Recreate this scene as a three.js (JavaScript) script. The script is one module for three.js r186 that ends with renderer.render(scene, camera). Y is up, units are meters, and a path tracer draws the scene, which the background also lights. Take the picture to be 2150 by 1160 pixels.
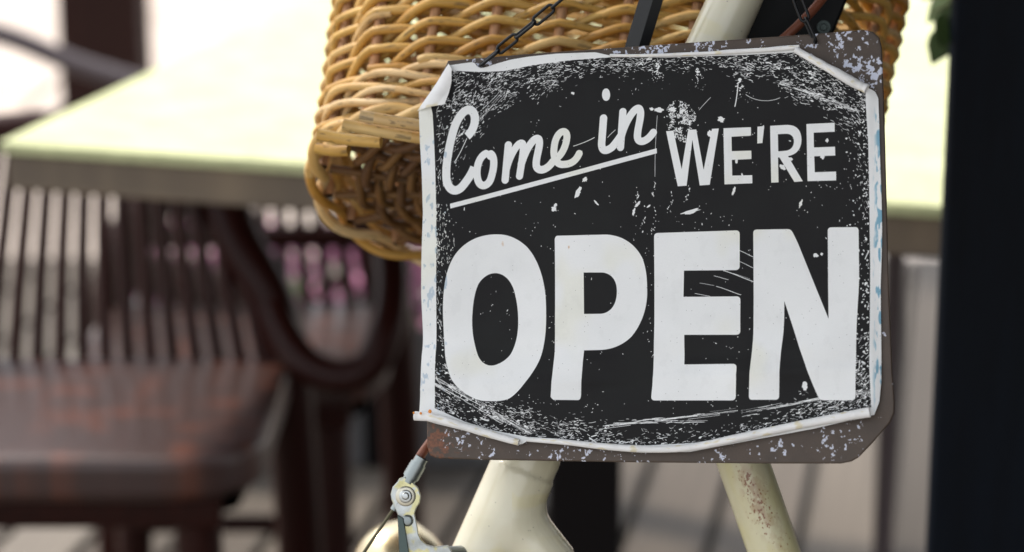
import * as THREE from 'three';
import { RoundedBoxGeometry } from 'three/addons/geometries/RoundedBoxGeometry.js';
import { MarchingCubes } from 'three/addons/objects/MarchingCubes.js';
import { mergeGeometries, mergeVertices } from 'three/addons/utils/BufferGeometryUtils.js';

// ---------------------------------------------------------------- camera, sky, sun, exposure
const scene = new THREE.Scene();
const F = 5090;                                     // lens, in pixels of the 2150 x 1160 photograph
const camera = new THREE.PerspectiveCamera(2 * Math.atan(580 / F) * 180 / Math.PI, 2150 / 1160, 0.05, 400);
camera.position.set(0, 1.25, 0);
camera.rotation.set(-15 * Math.PI / 180, 0, 0);
camera.focus = 1.205;
camera.userData.fStop = 5.7;
camera.updateMatrixWorld(true);
const CM = camera.matrixWorld.clone();
const SUN = new THREE.Vector3(-2.3, 3.4, -1.5).normalize();
{
  const W = 256, H = 128, d = new Float32Array(W * H * 4);
  for (let j = 0; j < H; j++) for (let i = 0; i < W; i++) {
    const th = (j + 0.5) / H * Math.PI - Math.PI / 2, ph = (i + 0.5) / W * 2 * Math.PI - Math.PI;
    const dir = [Math.cos(th) * Math.cos(ph), Math.sin(th), Math.cos(th) * Math.sin(ph)];
    const s = Math.max(0, dir[0] * SUN.x + dir[1] * SUN.y + dir[2] * SUN.z);
    const up = Math.max(0, dir[1]);
    const l = 0.72 + 0.5 * up + 0.7 * Math.pow(s, 6);
    const k = (j * W + i) * 4, g = dir[1] < 0 ? 0.35 : 1;
    d[k] = l * 0.97 * g; d[k + 1] = l * 1.0 * g; d[k + 2] = l * 1.05 * g; d[k + 3] = 1;
  }
  const sky = new THREE.DataTexture(d, W, H, THREE.RGBAFormat, THREE.FloatType);
  sky.mapping = THREE.EquirectangularReflectionMapping; sky.magFilter = sky.minFilter = THREE.LinearFilter;
  sky.needsUpdate = true;
  scene.background = sky; scene.environment = sky;
}
const sun = new THREE.DirectionalLight(0xfff0dc, 3.0);
sun.position.copy(SUN).multiplyScalar(8).add(new THREE.Vector3(0, 0, -2));
sun.target.position.set(0, 0.5, -2); scene.add(sun, sun.target);
sun.castShadow = true; sun.shadow.radius = 10; sun.shadow.mapSize.set(2048, 2048);
Object.assign(sun.shadow.camera, { left: -6, right: 6, top: 6, bottom: -6, near: 0.5, far: 24 });
const renderer = new THREE.WebGLRenderer({ antialias: true });
renderer.toneMapping = THREE.LinearToneMapping;
renderer.toneMappingExposure = 1.76;
renderer.shadowMap.enabled = true; renderer.shadowMap.type = THREE.PCFSoftShadowMap;

// ---------------------------------------------------------------- helpers
let seed = 71;
const rnd = () => { seed = (seed * 1664525 + 1013904223) >>> 0; return seed / 4294967296; };
const rr = (a, b) => a + (b - a) * rnd();
const V = (x, y, z) => new THREE.Vector3(x, y, z);
const C = (px, py, d) => V((px - 1075) / F * d, (580 - py) / F * d, -d);            // camera frame
const P = (px, py, d) => C(px, py, d).applyMatrix4(CM);                              // world point at a depth
const G = (px, py, h) => {                                                           // world point on a level plane
  const a = P(px, py, 1), o = camera.position, t = (h - o.y) / (a.y - o.y);
  return V(o.x + (a.x - o.x) * t, h, o.z + (a.z - o.z) * t);
};
const sm = (a, b, x) => { const t = Math.min(1, Math.max(0, (x - a) / (b - a))); return t * t * (3 - 2 * t); };
const hash = (x, y) => { let h = (x * 374761393 + y * 668265263) | 0; h = Math.imul(h ^ (h >>> 13), 1274126177); return ((h ^ (h >>> 16)) >>> 0) / 4294967296; };
const vn = (x, y) => {
  const xi = Math.floor(x), yi = Math.floor(y); let fx = x - xi, fy = y - yi;
  fx = fx * fx * (3 - 2 * fx); fy = fy * fy * (3 - 2 * fy);
  const a = hash(xi, yi), b = hash(xi + 1, yi), c = hash(xi, yi + 1), e = hash(xi + 1, yi + 1);
  return a + (b - a) * fx + (c - a) * fy + (a - b - c + e) * fx * fy;
};
const fbm = (x, y, n = 4) => { let s = 0, a = 0.5, t = 0; for (let i = 0; i < n; i++) { s += a * vn(x, y); t += a; a *= 0.5; x = x * 2.03 + 17.1; y = y * 2.03 + 9.7; } return s / t; };
const lin = (hex) => new THREE.Color(hex);
function tex(w, h, fn, srgb = true, rep) {          // fn(x, y) -> [r, g, b] 0..255
  const d8 = new Uint8ClampedArray(w * h * 4), d = d8;
  for (let y = 0; y < h; y++) for (let x = 0; x < w; x++) { const c = fn(x, y), k = (y * w + x) * 4; d[k] = c[0]; d[k + 1] = c[1]; d[k + 2] = c[2]; d[k + 3] = 255; }
  const t = new THREE.DataTexture(new Uint8Array(d8.buffer), w, h); t.magFilter = THREE.LinearFilter; t.minFilter = THREE.LinearMipmapLinearFilter; t.generateMipmaps = true;
  if (srgb) t.colorSpace = THREE.SRGBColorSpace;
  if (rep) t.wrapS = t.wrapT = THREE.RepeatWrapping;
  t.needsUpdate = true; return t;
}
const M = (color, roughness = 0.6, o = {}) => new THREE.MeshPhysicalMaterial({ color, roughness, side: THREE.DoubleSide, ...o });
const taken = {};
const numbered = (n) => { taken[n] = (taken[n] ?? -1) + 1; return taken[n] ? `${n}_${String(taken[n]).padStart(3, '0')}` : n; };
function mesh(name, g, m, parent) {
  const o = new THREE.Mesh(Array.isArray(g) ? mergeGeometries(g.map((q) => { const e = q.index ? q.toNonIndexed() : q; for (const k of Object.keys(e.attributes)) if (!['position', 'normal', 'uv'].includes(k)) e.deleteAttribute(k); return e; })) : g, m);
  o.name = name; o.castShadow = o.receiveShadow = true; parent.add(o); return o;
}
function thing(name, label, category, group) {
  const o = new THREE.Group(); o.name = numbered(name); o.userData = { label, category }; if (group) o.userData.group = group;
  scene.add(o); return o;
}
function structure(name, g, m) { const o = mesh(numbered(name), g, m, scene); o.userData.kind = 'structure'; return o; }
function settle(o) {                                // moves a group's origin to the thing's base, its children staying where they are
  const b = new THREE.Box3().setFromObject(o), p = V((b.min.x + b.max.x) / 2, b.min.y, (b.min.z + b.max.z) / 2);
  o.position.copy(p); for (const c of o.children) c.position.sub(p); return o;
}
// tube along points; r number or function of t; ref = the direction that faces u = 0.5; uv in (around, metres)
function tube(pts, r, rad = 8, o = {}) {
  const n = pts.length, pos = [], nor = [], uv = [], idx = [], rf = typeof r === 'function' ? r : () => r;
  let N = o.ref ? o.ref.clone() : null, len = 0; const closed = o.closed;
  for (let i = 0; i < n; i++) {
    const a = pts[closed ? (i - 1 + n - 1) % (n - 1) : Math.max(0, i - 1)], b = pts[closed ? (i + 1) % (n - 1) : Math.min(n - 1, i + 1)];
    const T = b.clone().sub(a).normalize();
    if (!N) N = Math.abs(T.y) < 0.9 ? V(0, 1, 0) : V(1, 0, 0);
    if (o.fixed) N = o.ref.clone();
    N = N.clone().addScaledVector(T, -N.dot(T)).normalize();
    const B = T.clone().cross(N), R = rf(i / (n - 1));
    if (i) len += pts[i].distanceTo(pts[i - 1]);
    for (let k = 0; k <= rad; k++) {
      const an = (k / rad - 0.5) * Math.PI * 2, d = N.clone().multiplyScalar(Math.cos(an)).addScaledVector(B, Math.sin(an));
      const q = pts[i].clone().addScaledVector(d, R);
      pos.push(q.x, q.y, q.z); nor.push(d.x, d.y, d.z); uv.push(k / rad, len);
      if (i && k) { const e = i * (rad + 1) + k; idx.push(e - rad - 2, e - rad - 1, e - 1, e - 1, e - rad - 1, e); }
    }
  }
  if (!closed && o.caps !== false) for (const e of [0, n - 1]) {           // caps
    const c = pos.length / 3, p = pts[e], T = pts[e ? n - 1 : 1].clone().sub(pts[e ? n - 2 : 0]).normalize().multiplyScalar(e ? 1 : -1);
    pos.push(p.x, p.y, p.z); nor.push(T.x, T.y, T.z); uv.push(0.5, 0);
    for (let k = 0; k <= rad; k++) { const s = (e * (rad + 1) + k) * 3; pos.push(pos[s], pos[s + 1], pos[s + 2]); nor.push(T.x, T.y, T.z); uv.push(k / rad, 0); if (k) idx.push(c, c + k, c + k + 1); }
  }
  const g = new THREE.BufferGeometry();
  g.setAttribute('position', new THREE.Float32BufferAttribute(pos, 3)); g.setAttribute('normal', new THREE.Float32BufferAttribute(nor, 3)); g.setAttribute('uv', new THREE.Float32BufferAttribute(uv, 2)); g.setIndex(idx);
  return g;
}
const uvScale = (g, k) => { const u = g.attributes.uv; for (let i = 0; i < u.count; i++) u.setXY(i, u.getX(i) * k, u.getY(i) * k); return g; };
const curve = (pts, n = 40, closed = false) => new THREE.CatmullRomCurve3(pts, closed).getPoints(n);
const box = (w, h, d, x, y, z, r = 0.006) => new RoundedBoxGeometry(w, h, d, 2, Math.min(r, w / 2.1, h / 2.1, d / 2.1)).translate(x, y, z);
// cylinder from a to b
const rod = (a, b, r1, r2 = r1, rad = 24, ref) => tube([a, a.clone().lerp(b, 0.5), b], (t) => r1 + (r2 - r1) * t, rad, { ref });

// ---------------------------------------------------------------- the setting: ground, deck, paving
const noiseTex = tex(256, 256, (x, y) => { const v = 205 + 50 * (fbm(x / 9, y / 9, 4) - 0.5) + 24 * (hash(x, y) - 0.5); return [v, v, v]; }, true, true);
structure('ground', new THREE.PlaneGeometry(300, 300).rotateX(-Math.PI / 2).translate(0, -0.06, 0), M(lin('#8d8a84'), 0.95));
const deckTex = tex(256, 256, (x, y) => { const v = 200 + 70 * (fbm(x / 5, y / 60, 4) - 0.5) + 60 * (fbm(x / 1.6 + 7, y / 90, 2) - 0.5); return [v, v * 0.985, v * 0.96]; }, true, true);
{
  const deck = new THREE.Group(); deck.name = 'deck'; deck.userData = { kind: 'structure' }; scene.add(deck);
  deck.position.set(0.3, 0, -0.2); deck.rotation.y = -10.3 * Math.PI / 180;
  const mats = ['#514b46', '#777069', '#615a54', '#86807a', '#6b645e'].map((c) => M(lin(c), 0.8, { map: deckTex }));
  const pg = new RoundedBoxGeometry(0.111, 0.03, 4.6, 1, 0.004); { const u = pg.attributes.uv, p = pg.attributes.position; for (let i = 0; i < u.count; i++) u.setXY(i, p.getX(i) * 4, p.getZ(i) * 0.5); }
  for (let i = -17; i < 17; i++) { const m = mesh('plank', pg, mats[Math.floor(rnd() * 5)], deck); m.position.set(i * 0.124, -0.015 - rnd() * 0.0015, -2.35 + rr(-0.02, 0.02)); }
  const pave = new THREE.Group(); pave.name = 'paving'; pave.userData = { kind: 'structure' }; scene.add(pave);
  pave.position.set(0, 0, -4.75);
  const pm = ['#dccdc2', '#d6c6ba', '#e0d2c7'].map((c) => M(lin(c), 0.85, { map: noiseTex }));
  const sg = new RoundedBoxGeometry(0.985, 0.05, 0.985, 1, 0.006);
  for (let i = -5; i < 6; i++) for (let j = 0; j < 9; j++) { const m = mesh('paving_slab', sg, pm[Math.floor(rnd() * 3)], pave); m.position.set(i + 0.2, -0.026 + rnd() * 0.003, -0.55 - j); }
}

// ---------------------------------------------------------------- table
const darkWood = M(lin('#35140f'), 0.4, { map: deckTex, specularIntensity: 0.35 }), darkWood2 = M(lin('#3b1813'), 0.4, { map: deckTex, specularIntensity: 0.35 });
const seatTex = tex(256, 128, (x, y) => { const n = fbm(x / 26, y / 10, 4), o = sm(0.5, 0.72, n), v = 0.9 + 0.25 * (fbm(x / 5, y / 40, 3) - 0.5); return [(60 + 30 * o) * v, (40 + 8 * o) * v, (38 - 3 * o) * v]; }, true, true);
const seatWood = M('#ffffff', 0.4, { map: seatTex, clearcoat: 0.2, clearcoatRoughness: 0.3 });
{
  const t = thing('patio_table', 'large pale topped table with grey edge behind the bicycle', 'table');
  const H = 0.75, a = G(2, 297, H), b = G(1900, 426, H), c = G(640, 0, H);
  const dir = b.clone().sub(a).normalize(), side = c.clone().sub(a).normalize();
  const L = 1.55, D = 1.25;
  const q = [a, a.clone().addScaledVector(dir, L), a.clone().addScaledVector(dir, L).addScaledVector(side, D), a.clone().addScaledVector(side, D)];
  const slab = (y0, y1, inset) => {
    const ctr = q.reduce((s, p) => s.add(p), V(0, 0, 0)).multiplyScalar(0.25);
    const sh = new THREE.Shape(q.map((p) => { const v = p.clone().lerp(ctr, inset); return new THREE.Vector2(v.x, -v.z); }));
    return new THREE.ExtrudeGeometry(sh, { depth: y1 - y0 - 0.004, bevelEnabled: true, bevelThickness: 0.002, bevelSize: 0.002, bevelSegments: 2 }).rotateX(-Math.PI / 2).translate(0, y0 + 0.002, 0);
  };
  const mt = mesh('table_top', slab(H - 0.012, H, 0), M(lin('#e1e7b0'), 0.55, { map: noiseTex }), t);
  mt.userData.label = 'pale yellow green table top';
  const edgeTex = tex(256, 64, (x, y) => { const n = fbm(x / 12, y / 30, 3); return [92 + 70 * n, 84 + 62 * n, 78 + 46 * n]; }, true, true);
  mesh('edge_band', slab(H - 0.05, H - 0.0125, 0.008), M(lin('#c9c4bd'), 0.7, { map: edgeTex }), t);
  const lg = (p) => mesh('leg', box(0.075, H - 0.052, 0.075, p.x, (H - 0.052) / 2, p.z), M(lin('#0c0809'), 0.6, { specularIntensity: 0.3 }), t);
  const g1 = P(1226, 1050, 2.55); lg(V(g1.x, 0, g1.z));
  const g2 = P(1858, 1050, 2.9); mesh('leg', box(0.022, H - 0.052, 0.03, g2.x, (H - 0.052) / 2, g2.z), M(lin('#4a3f40'), 0.6), t);
  lg(q[2].clone().lerp(q[0], 0.14)); lg(q[3].clone().lerp(q[1], 0.03));
  settle(t);
}

// ---------------------------------------------------------------- slatted chairs
function slatChair(o, w, dpt, sh, bh, o2 = {}) {      // local frame: seat faces +z, origin on the ground under the seat's middle
  const hw = w / 2, hd = dpt / 2, n = o2.slats ?? 10;
  const s = new THREE.Shape(); const r = 0.09;
  s.moveTo(-hw, -hd); s.lineTo(hw, -hd); s.lineTo(hw, hd - r); s.quadraticCurveTo(hw, hd, hw - r, hd); s.lineTo(-hw + r, hd); s.quadraticCurveTo(-hw, hd, -hw, hd - r); s.closePath();
  const seat = new THREE.ExtrudeGeometry(s, { depth: 0.022, bevelEnabled: true, bevelSize: 0.014, bevelThickness: 0.014, bevelSegments: 6, curveSegments: 12 }).rotateX(Math.PI / 2).translate(0, sh - 0.013, 0);
  { const u = seat.attributes.uv, p = seat.attributes.position; for (let i = 0; i < u.count; i++) u.setXY(i, p.getX(i) * 3, p.getZ(i) * 3); }
  mesh('seat', seat, seatWood, o);
  mesh('apron', box(w - 0.06, 0.05, 0.025, 0, sh - 0.062, hd - 0.03), darkWood, o);
  for (const k of [-1, 1]) {
    mesh('leg', rod(V(k * (hw - 0.06), sh - 0.03, hd - 0.05), V(k * (hw - 0.05), 0, hd - 0.03), 0.026, 0.02, 10), darkWood, o);
    mesh('upright', tube(curve([V(k * (hw + 0.02), 0, -hd - 0.05), V(k * (hw + 0.015), sh * 0.7, -hd - 0.02), V(k * (hw + 0.0), sh + 0.05, -hd - 0.015), V(k * (hw - 0.05), sh + bh * 0.6, -hd - 0.05), V(k * (hw - 0.07), sh + bh, -hd - 0.1)], 24), 0.027, 10), darkWood, o);
    mesh('side_rail', rod(V(k * (hw - 0.03), sh - 0.06, hd - 0.05), V(k * (hw - 0.01), sh - 0.06, -hd), 0.02, 0.02, 8), darkWood, o);
  }
  for (let i = 0; i < n; i++) {
    const f = (i + 0.5) / n * 2 - 1, xb = f * (hw - 0.0), xt = f * (hw - 0.05), bow = 0.02 * (1 - f * f);
    const pts = curve([V(xb, sh - 0.01, -hd + 0.005 - bow), V(xb + (xt - xb) * 0.42, sh + bh * 0.33, -hd - 0.02 - bow), V(xb + (xt - xb) * 0.75, sh + bh * 0.66, -hd - 0.055 - bow), V(xt, sh + bh, -hd - 0.1 - bow)], 14);
    mesh('slat', tube(pts, 0.0135 * (o2.sw ?? 1), 6), i % 2 ? darkWood : darkWood2, o);
  }
  mesh('top_rail', tube(curve([V(-hw + 0.07, sh + bh, -hd - 0.1), V(0, sh + bh + 0.01, -hd - 0.125), V(hw - 0.07, sh + bh, -hd - 0.1)], 16), 0.02, 8), darkWood, o);
  if (o2.mid) mesh('middle_rail', rod(V(-hw, sh + bh * o2.mid, -hd - 0.03), V(hw, sh + bh * o2.mid, -hd - 0.03), 0.016, 0.016, 8), darkWood, o);
  mesh('stretcher', rod(V(-hw + 0.04, 0.16, hd - 0.045), V(hw - 0.04, 0.16, hd - 0.045), 0.012, 0.012, 8), darkWood, o);
}
{
  const c1 = thing('slatted_chair', 'dark brown slatted chair with broad seat and looped arm under pale table', 'chair', 'dark slatted chairs at the table');
  slatChair(c1, 0.47, 0.32, 0.45, 0.235, { slats: 18, sw: 0.66 });
  const f1 = G(25, 955, 0.45); c1.position.set(f1.x, 0, f1.z - 0.16);
  mesh('arm_loop', tube(curve([[556, 590, 2.74], [596, 700, 2.71], [648, 768, 2.69], [715, 792, 2.68], [775, 768, 2.68], [812, 690, 2.69], [824, 600, 2.72], [818, 530, 2.75]].map((q) => P(...q).sub(c1.position)), 36), 0.02, 10), darkWood, c1);
  const c2 = thing('slatted_chair', 'dark brown slatted chair with middle back rail in front of pink flowers', 'chair', 'dark slatted chairs at the table');
  slatChair(c2, 0.36, 0.28, 0.38, 0.26, { slats: 12, mid: 0.33, sw: 0.68 });
  const f2 = G(470, 782, 0.38); c2.position.set(f2.x, 0, f2.z - 0.16);
}

// ---------------------------------------------------------------- planter with pink flowers behind the chairs
{
  const t = thing('flower_planter', 'low dark planter of pink flowers on the deck behind the slatted chairs', 'planter');
  const c = P(640, 560, 3.75), x0 = c.x, z0 = c.z;
  mesh('trough', [box(0.56, 0.22, 0.02, x0, 0.11, z0 + 0.09), box(0.56, 0.22, 0.02, x0, 0.11, z0 - 0.09), box(0.02, 0.22, 0.16, x0 - 0.27, 0.11, z0), box(0.02, 0.22, 0.16, x0 + 0.27, 0.11, z0), box(0.52, 0.02, 0.16, x0, 0.012, z0)], M(lin('#5a5a5c'), 0.7), t);
  mesh('soil', box(0.52, 0.02, 0.16, x0, 0.19, z0), M(lin('#2a211b'), 0.95), t);
  const petals = [], leaves = [];
  const pg = new THREE.CircleGeometry(0.011, 6).scale(1, 0.8, 1);
  for (let i = 0; i < 900; i++) {
    const bx = x0 + rr(-0.27, 0.27), h = rr(0.2, 0.36), bz = z0 + rr(-0.08, 0.1);
    const e = new THREE.Euler(rr(-1.2, 0.5), rr(-1, 1), rr(0, 6));
    (rnd() < 0.72 || h > 0.3 ? petals : leaves).push(pg.clone().applyMatrix4(new THREE.Matrix4().compose(V(bx, h, bz), new THREE.Quaternion().setFromEuler(e), V(1, 1, 1))));
  }
  const bl = mesh('blossoms', petals, M(lin('#c083a6'), 0.8), t); bl.userData.kind = 'stuff';
  const lv = mesh('leaves', leaves, M(lin('#4c5a3c'), 0.8), t); lv.userData.kind = 'stuff';
  settle(t);
}

// ---------------------------------------------------------------- posts and rail
{
  const t = thing('timber_post', 'dark brown timber post standing beyond the pale table', 'post');
  const b = P(222, 100, 6.0), w = 0.2;
  mesh('shaft', box(w, 3.0, w, b.x, 1.5, b.z, 0.012), M(lin('#2a1511'), 0.75, { map: deckTex, specularIntensity: 0.3 }), t);
  mesh('foot', box(w + 0.06, 0.1, w + 0.06, b.x, 0.05, b.z, 0.01), M(lin('#2a1c1a'), 0.7), t);
  settle(t);
  const r = thing('handrail', 'sloping grey handrail between the pale table and brown timber post', 'handrail');
  const a = P(-160, 38, 4.0), e = P(300, 178, 4.1);
  mesh('rail', tube(curve([a, a.clone().lerp(e, 0.35).add(V(0, 0.012, 0)), a.clone().lerp(e, 0.7), e], 16), 0.018, 10), M(lin('#4a4042'), 0.5), r);
  for (const f of [0.05, 0.98]) { const p = a.clone().lerp(e, f); mesh('baluster', rod(V(p.x, 0, p.z), p, 0.014, 0.014, 10), M(lin('#4a4042'), 0.5), r); }
  settle(r);
  const n = thing('black_post', 'navy black square post on the deck at the basket end', 'post');
  const p0 = G(1980, 580, 0), l = P(1978, 580, 1.72);
  mesh('shaft', box(0.2, 2.6, 0.2, 0.1, 1.3, -0.1, 0.008), M(lin('#0b1420'), 0.5, { map: noiseTex, specularIntensity: 0.2 }), n);
  mesh('foot_plate', box(0.27, 0.012, 0.27, 0.1, 0.006, -0.1, 0.003), M(lin('#0b1420'), 0.5), n);
  settle(n); n.position.set(l.x + 0.118, 0, l.z - 0.08); n.rotation.y = -13 * Math.PI / 180;
  const sf = thing('added_dark_wall', 'added dark navy wall out of view that blocks sky light from the right', 'wall');  // unseen wall, added to keep sky light off the basket's right end
  for (let i = 0; i < 4; i++) mesh('panel', box(0.05, 2.3, 0.68, 0.66 + i * 0.1, 1.3, -1.35 + i * 0.7, 0.01), M(lin('#0b0f16'), 0.55, { map: noiseTex, specularIntensity: 0.4 }), sf);
  mesh('plinth', box(0.1, 0.15, 2.8, 0.84, 0.075, -0.3, 0.01).rotateY(0), M(lin('#1a1c20'), 0.8), sf);
  settle(sf);
  const aw = thing('added_shade_canopy', 'added dark canopy out of view that shades the bicycle and basket', 'added_shade_canopy');  // unseen cover, added overhead to put bicycle and basket in shade
  { const sh = new THREE.Shape([[0.95, 2.42], [-1.0, 2.16], [-1.0, 2.06], [-0.988, 2.06], [-0.988, 2.14], [0.95, 2.4]].map((q) => new THREE.Vector2(...q))); mesh('canvas', new THREE.ExtrudeGeometry(sh, { depth: 2.0, bevelEnabled: false }).translate(0, 0, -1.85), M(lin('#3a4048'), 0.9), aw);
    for (const z of [-1.8, 0.1]) mesh('arm', rod(V(0.92, 2.1, z), V(-0.97, 2.12, z), 0.012, 0.012, 10), M(lin('#1a1a1c'), 0.5), aw); }
  settle(aw);
  const s = thing('ivy_sprig', 'small green ivy sprig hanging on the black post', 'plant');
  const st = [P(2020, -160, 1.69), P(2004, -60, 1.685), P(1996, 20, 1.69), P(1990, 70, 1.70)];
  mesh('stem', tube(curve(st, 16), 0.0012, 6), M(lin('#4a4a2c'), 0.8), s);
  mesh('stem', tube([P(2000, 5, 1.69), P(1978, 18, 1.685), P(1958, 28, 1.68)], 0.0009, 6), M(lin('#4a4a2c'), 0.8), s);
  const lf = new THREE.Shape(); lf.moveTo(0, 0); lf.quadraticCurveTo(0.011, 0.006, 0.009, 0.016); lf.quadraticCurveTo(0.005, 0.022, 0, 0.028); lf.quadraticCurveTo(-0.005, 0.022, -0.009, 0.016); lf.quadraticCurveTo(-0.011, 0.006, 0, 0);
  const lg = new THREE.ShapeGeometry(lf, 6); { const p = lg.attributes.position; for (let i = 0; i < p.count; i++) p.setZ(i, -Math.abs(p.getX(i)) * 0.35); lg.computeVertexNormals(); }
  for (let i = 0; i < 11; i++) { const c = new THREE.CatmullRomCurve3(st).getPoint(0.05 + i * 0.09); const m = mesh('leaf', lg, M(lin(i % 2 ? '#3d5328' : '#2c4020'), 0.6), s); m.position.copy(c); m.rotation.set(rr(-0.6, 0.4), rr(-0.8, 0.8), Math.PI + rr(-1.3, 1.3)); }
  settle(s);
}

// ---------------------------------------------------------------- the sign: pose and its plane
const K = 1.2 / F;                                    // metres per unit of the sign's drawing
const signR = new THREE.Matrix4().makeRotationY(-18 * Math.PI / 180).multiply(new THREE.Matrix4().makeRotationX(-5 * Math.PI / 180)).multiply(new THREE.Matrix4().makeRotationZ(1.5 * Math.PI / 180));
const signO = C(1380, 520, 1.2), signN = V(0, 0, 1).transformDirection(signR), signRi = signR.clone().invert();
function S(px, py) {                                  // traced point -> sign drawing units (x right, y down), true size on its plane
  const d = C(px, py, 1), t = signO.dot(signN) / d.dot(signN);
  const q = d.multiplyScalar(t).sub(signO).applyMatrix4(signRi);
  return [1380 + q.x / K, 520 - q.y / K];
}
const SL = (X, Y, z = 0) => V((X - 1380) * K, (520 - Y) * K + 0.106, z);    // sign local frame, origin at its bottom edge
const SP = (px, py, z = 0) => { const q = S(px, py); return SL(q[0], q[1], z); };
const signM = CM.clone().multiply(new THREE.Matrix4().makeTranslation(signO.x, signO.y, signO.z)).multiply(signR).multiply(new THREE.Matrix4().makeTranslation(0, -0.106, 0));
const SW = (px, py, z = 0) => SP(px, py, z).applyMatrix4(signM);            // sign point in the world

// ---------------------------------------------------------------- print of the poster
const X0 = 830, Y0 = 60, XW = 1080, YH = 950, RES = 1.88;
const TW = Math.round(XW * RES), TH = Math.round(YH * RES);
const canvas = document.createElement('canvas'); canvas.width = TW; canvas.height = TH;
const ctx = canvas.getContext('2d');
const cv = (px, py) => { const q = S(px, py); return [(q[0] - X0) * RES, (q[1] - Y0) * RES]; };
function poly(pts, r = 0) {
  const q = pts.map(([x, y]) => cv(x, y)), n = q.length; ctx.beginPath();
  if (!r) { q.forEach((p, i) => (i ? ctx.lineTo(...p) : ctx.moveTo(...p))); } else {
    for (let i = 0; i < n; i++) {
      const p = q[i], a = q[(i + n - 1) % n], b = q[(i + 1) % n], rad = (pts[i][2] ?? r) * RES;
      const da = Math.hypot(a[0] - p[0], a[1] - p[1]), db = Math.hypot(b[0] - p[0], b[1] - p[1]), ra = Math.min(rad / da, 0.45), rb = Math.min(rad / db, 0.45);
      const s = [p[0] + (a[0] - p[0]) * ra, p[1] + (a[1] - p[1]) * ra], e = [p[0] + (b[0] - p[0]) * rb, p[1] + (b[1] - p[1]) * rb];
      if (i) ctx.lineTo(...s); else ctx.moveTo(...s); ctx.quadraticCurveTo(...p, ...e);
    }
  }
  ctx.closePath(); ctx.fill();
}
function bez(cmds) {                                  // [[x,y],[c1x,c1y,c2x,c2y,x,y] or [x,y], ...]
  ctx.beginPath();
  cmds.forEach((c, i) => { const q = []; for (let k = 0; k < c.length; k += 2) q.push(...cv(c[k], c[k + 1])); if (!i) ctx.moveTo(...q); else if (c.length === 2) ctx.lineTo(...q); else ctx.bezierCurveTo(...q); });
}
ctx.fillStyle = '#fff'; ctx.fillRect(0, 0, TW, TH);
ctx.fillStyle = '#000';
poly([[945, 150], [1008, 152], [1060, 150], [1120, 138], [1200, 128], [1290, 121], [1400, 122], [1560, 117], [1679, 112], [1760, 150], [1819, 188], [1820, 230], [1824, 300], [1826, 420], [1828, 560], [1828, 660], [1827, 760], [1832, 858], [1740, 876], [1590, 907], [1460, 931], [1360, 936], [1225, 931], [1120, 920], [1040, 905], [980, 886], [918, 858], [918, 780], [919, 640], [921, 520], [920, 440], [916, 340], [911, 240], [908, 226], [930, 200]]);
ctx.fillStyle = '#fff'; ctx.strokeStyle = '#fff'; ctx.lineJoin = 'round';
// O
const o = (f) => f.map((c) => c.map((v, i) => v / 2.761 + (i % 2 ? 440 : 860)));
bez(o([[500, 147], [560, 143, 620, 160, 680, 215], [740, 275, 795, 400, 793, 590], [796, 720, 780, 800, 760, 865], [740, 930, 660, 1050, 600, 1092], [570, 1114, 520, 1116, 470, 1114], [390, 1118, 300, 1060, 255, 990], [215, 900, 203, 780, 200, 620], [200, 470, 220, 330, 285, 250], [340, 180, 420, 148, 500, 147]])); ctx.closePath(); ctx.fill();
ctx.fillStyle = '#000';
bez(o([[500, 371], [545, 371, 585, 405, 605, 465], [622, 520, 632, 590, 631, 660], [630, 740, 610, 800, 590, 835], [570, 870, 520, 906, 478, 907], [440, 906, 410, 880, 395, 830], [375, 770, 365, 700, 365, 645], [368, 560, 378, 490, 400, 440], [420, 400, 460, 371, 500, 371]])); ctx.closePath(); ctx.fill();
// P
ctx.fillStyle = '#fff';
bez(o([[860, 154], [1130, 147], [1230, 145, 1310, 200, 1350, 280], [1378, 350, 1380, 420, 1379, 500], [1375, 590, 1340, 680, 1290, 740], [1240, 790, 1180, 814, 1110, 817], [1016, 819], [1010, 960, 1005, 1000, 1003, 1070], [1002, 1095, 998, 1106, 985, 1108], [845, 1107], [836, 1100, 830, 1096, 828, 1088], [832, 1030, 838, 950, 842, 860], [845, 780, 845, 600, 845, 175], [848, 162, 852, 156, 860, 154]])); ctx.closePath(); ctx.fill();
ctx.fillStyle = '#000';
bez(o([[1011, 367], [1120, 367], [1170, 372, 1203, 410, 1203, 475], [1203, 550, 1170, 600, 1110, 606], [1013, 607]])); ctx.closePath(); ctx.fill();
ctx.fillStyle = '#fff';
poly([[1374, 490], [1554, 484], [1554, 568], [1437, 569, 0.5], [1436, 624, 0.5], [1556, 623], [1556, 704], [1438, 704, 0.5], [1438, 766, 0.5], [1550, 765], [1548, 842], [1369, 842], [1373, 790, 20], [1375, 700, 20]], 9);
const e2 = (f) => f.map((c) => [c[0] / 2.762 + 1400, c[1] / 2.762 + 440, ...c.slice(2)]);
poly(e2([[503, 118], [722, 114], [760, 190, 2], [943, 636, 0.5], [940, 500, 0.5], [935, 105], [1115, 103], [1120, 430, 30], [1108, 620, 40], [1103, 850, 40], [1102, 1110], [896, 1110], [850, 1010, 30], [775, 800, 30], [686, 535, 0.5], [686, 680, 30], [668, 860, 40], [663, 1000, 20], [660, 1107], [484, 1107], [490, 960, 40], [506, 760, 40], [508, 600, 20]]), 8);
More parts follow.
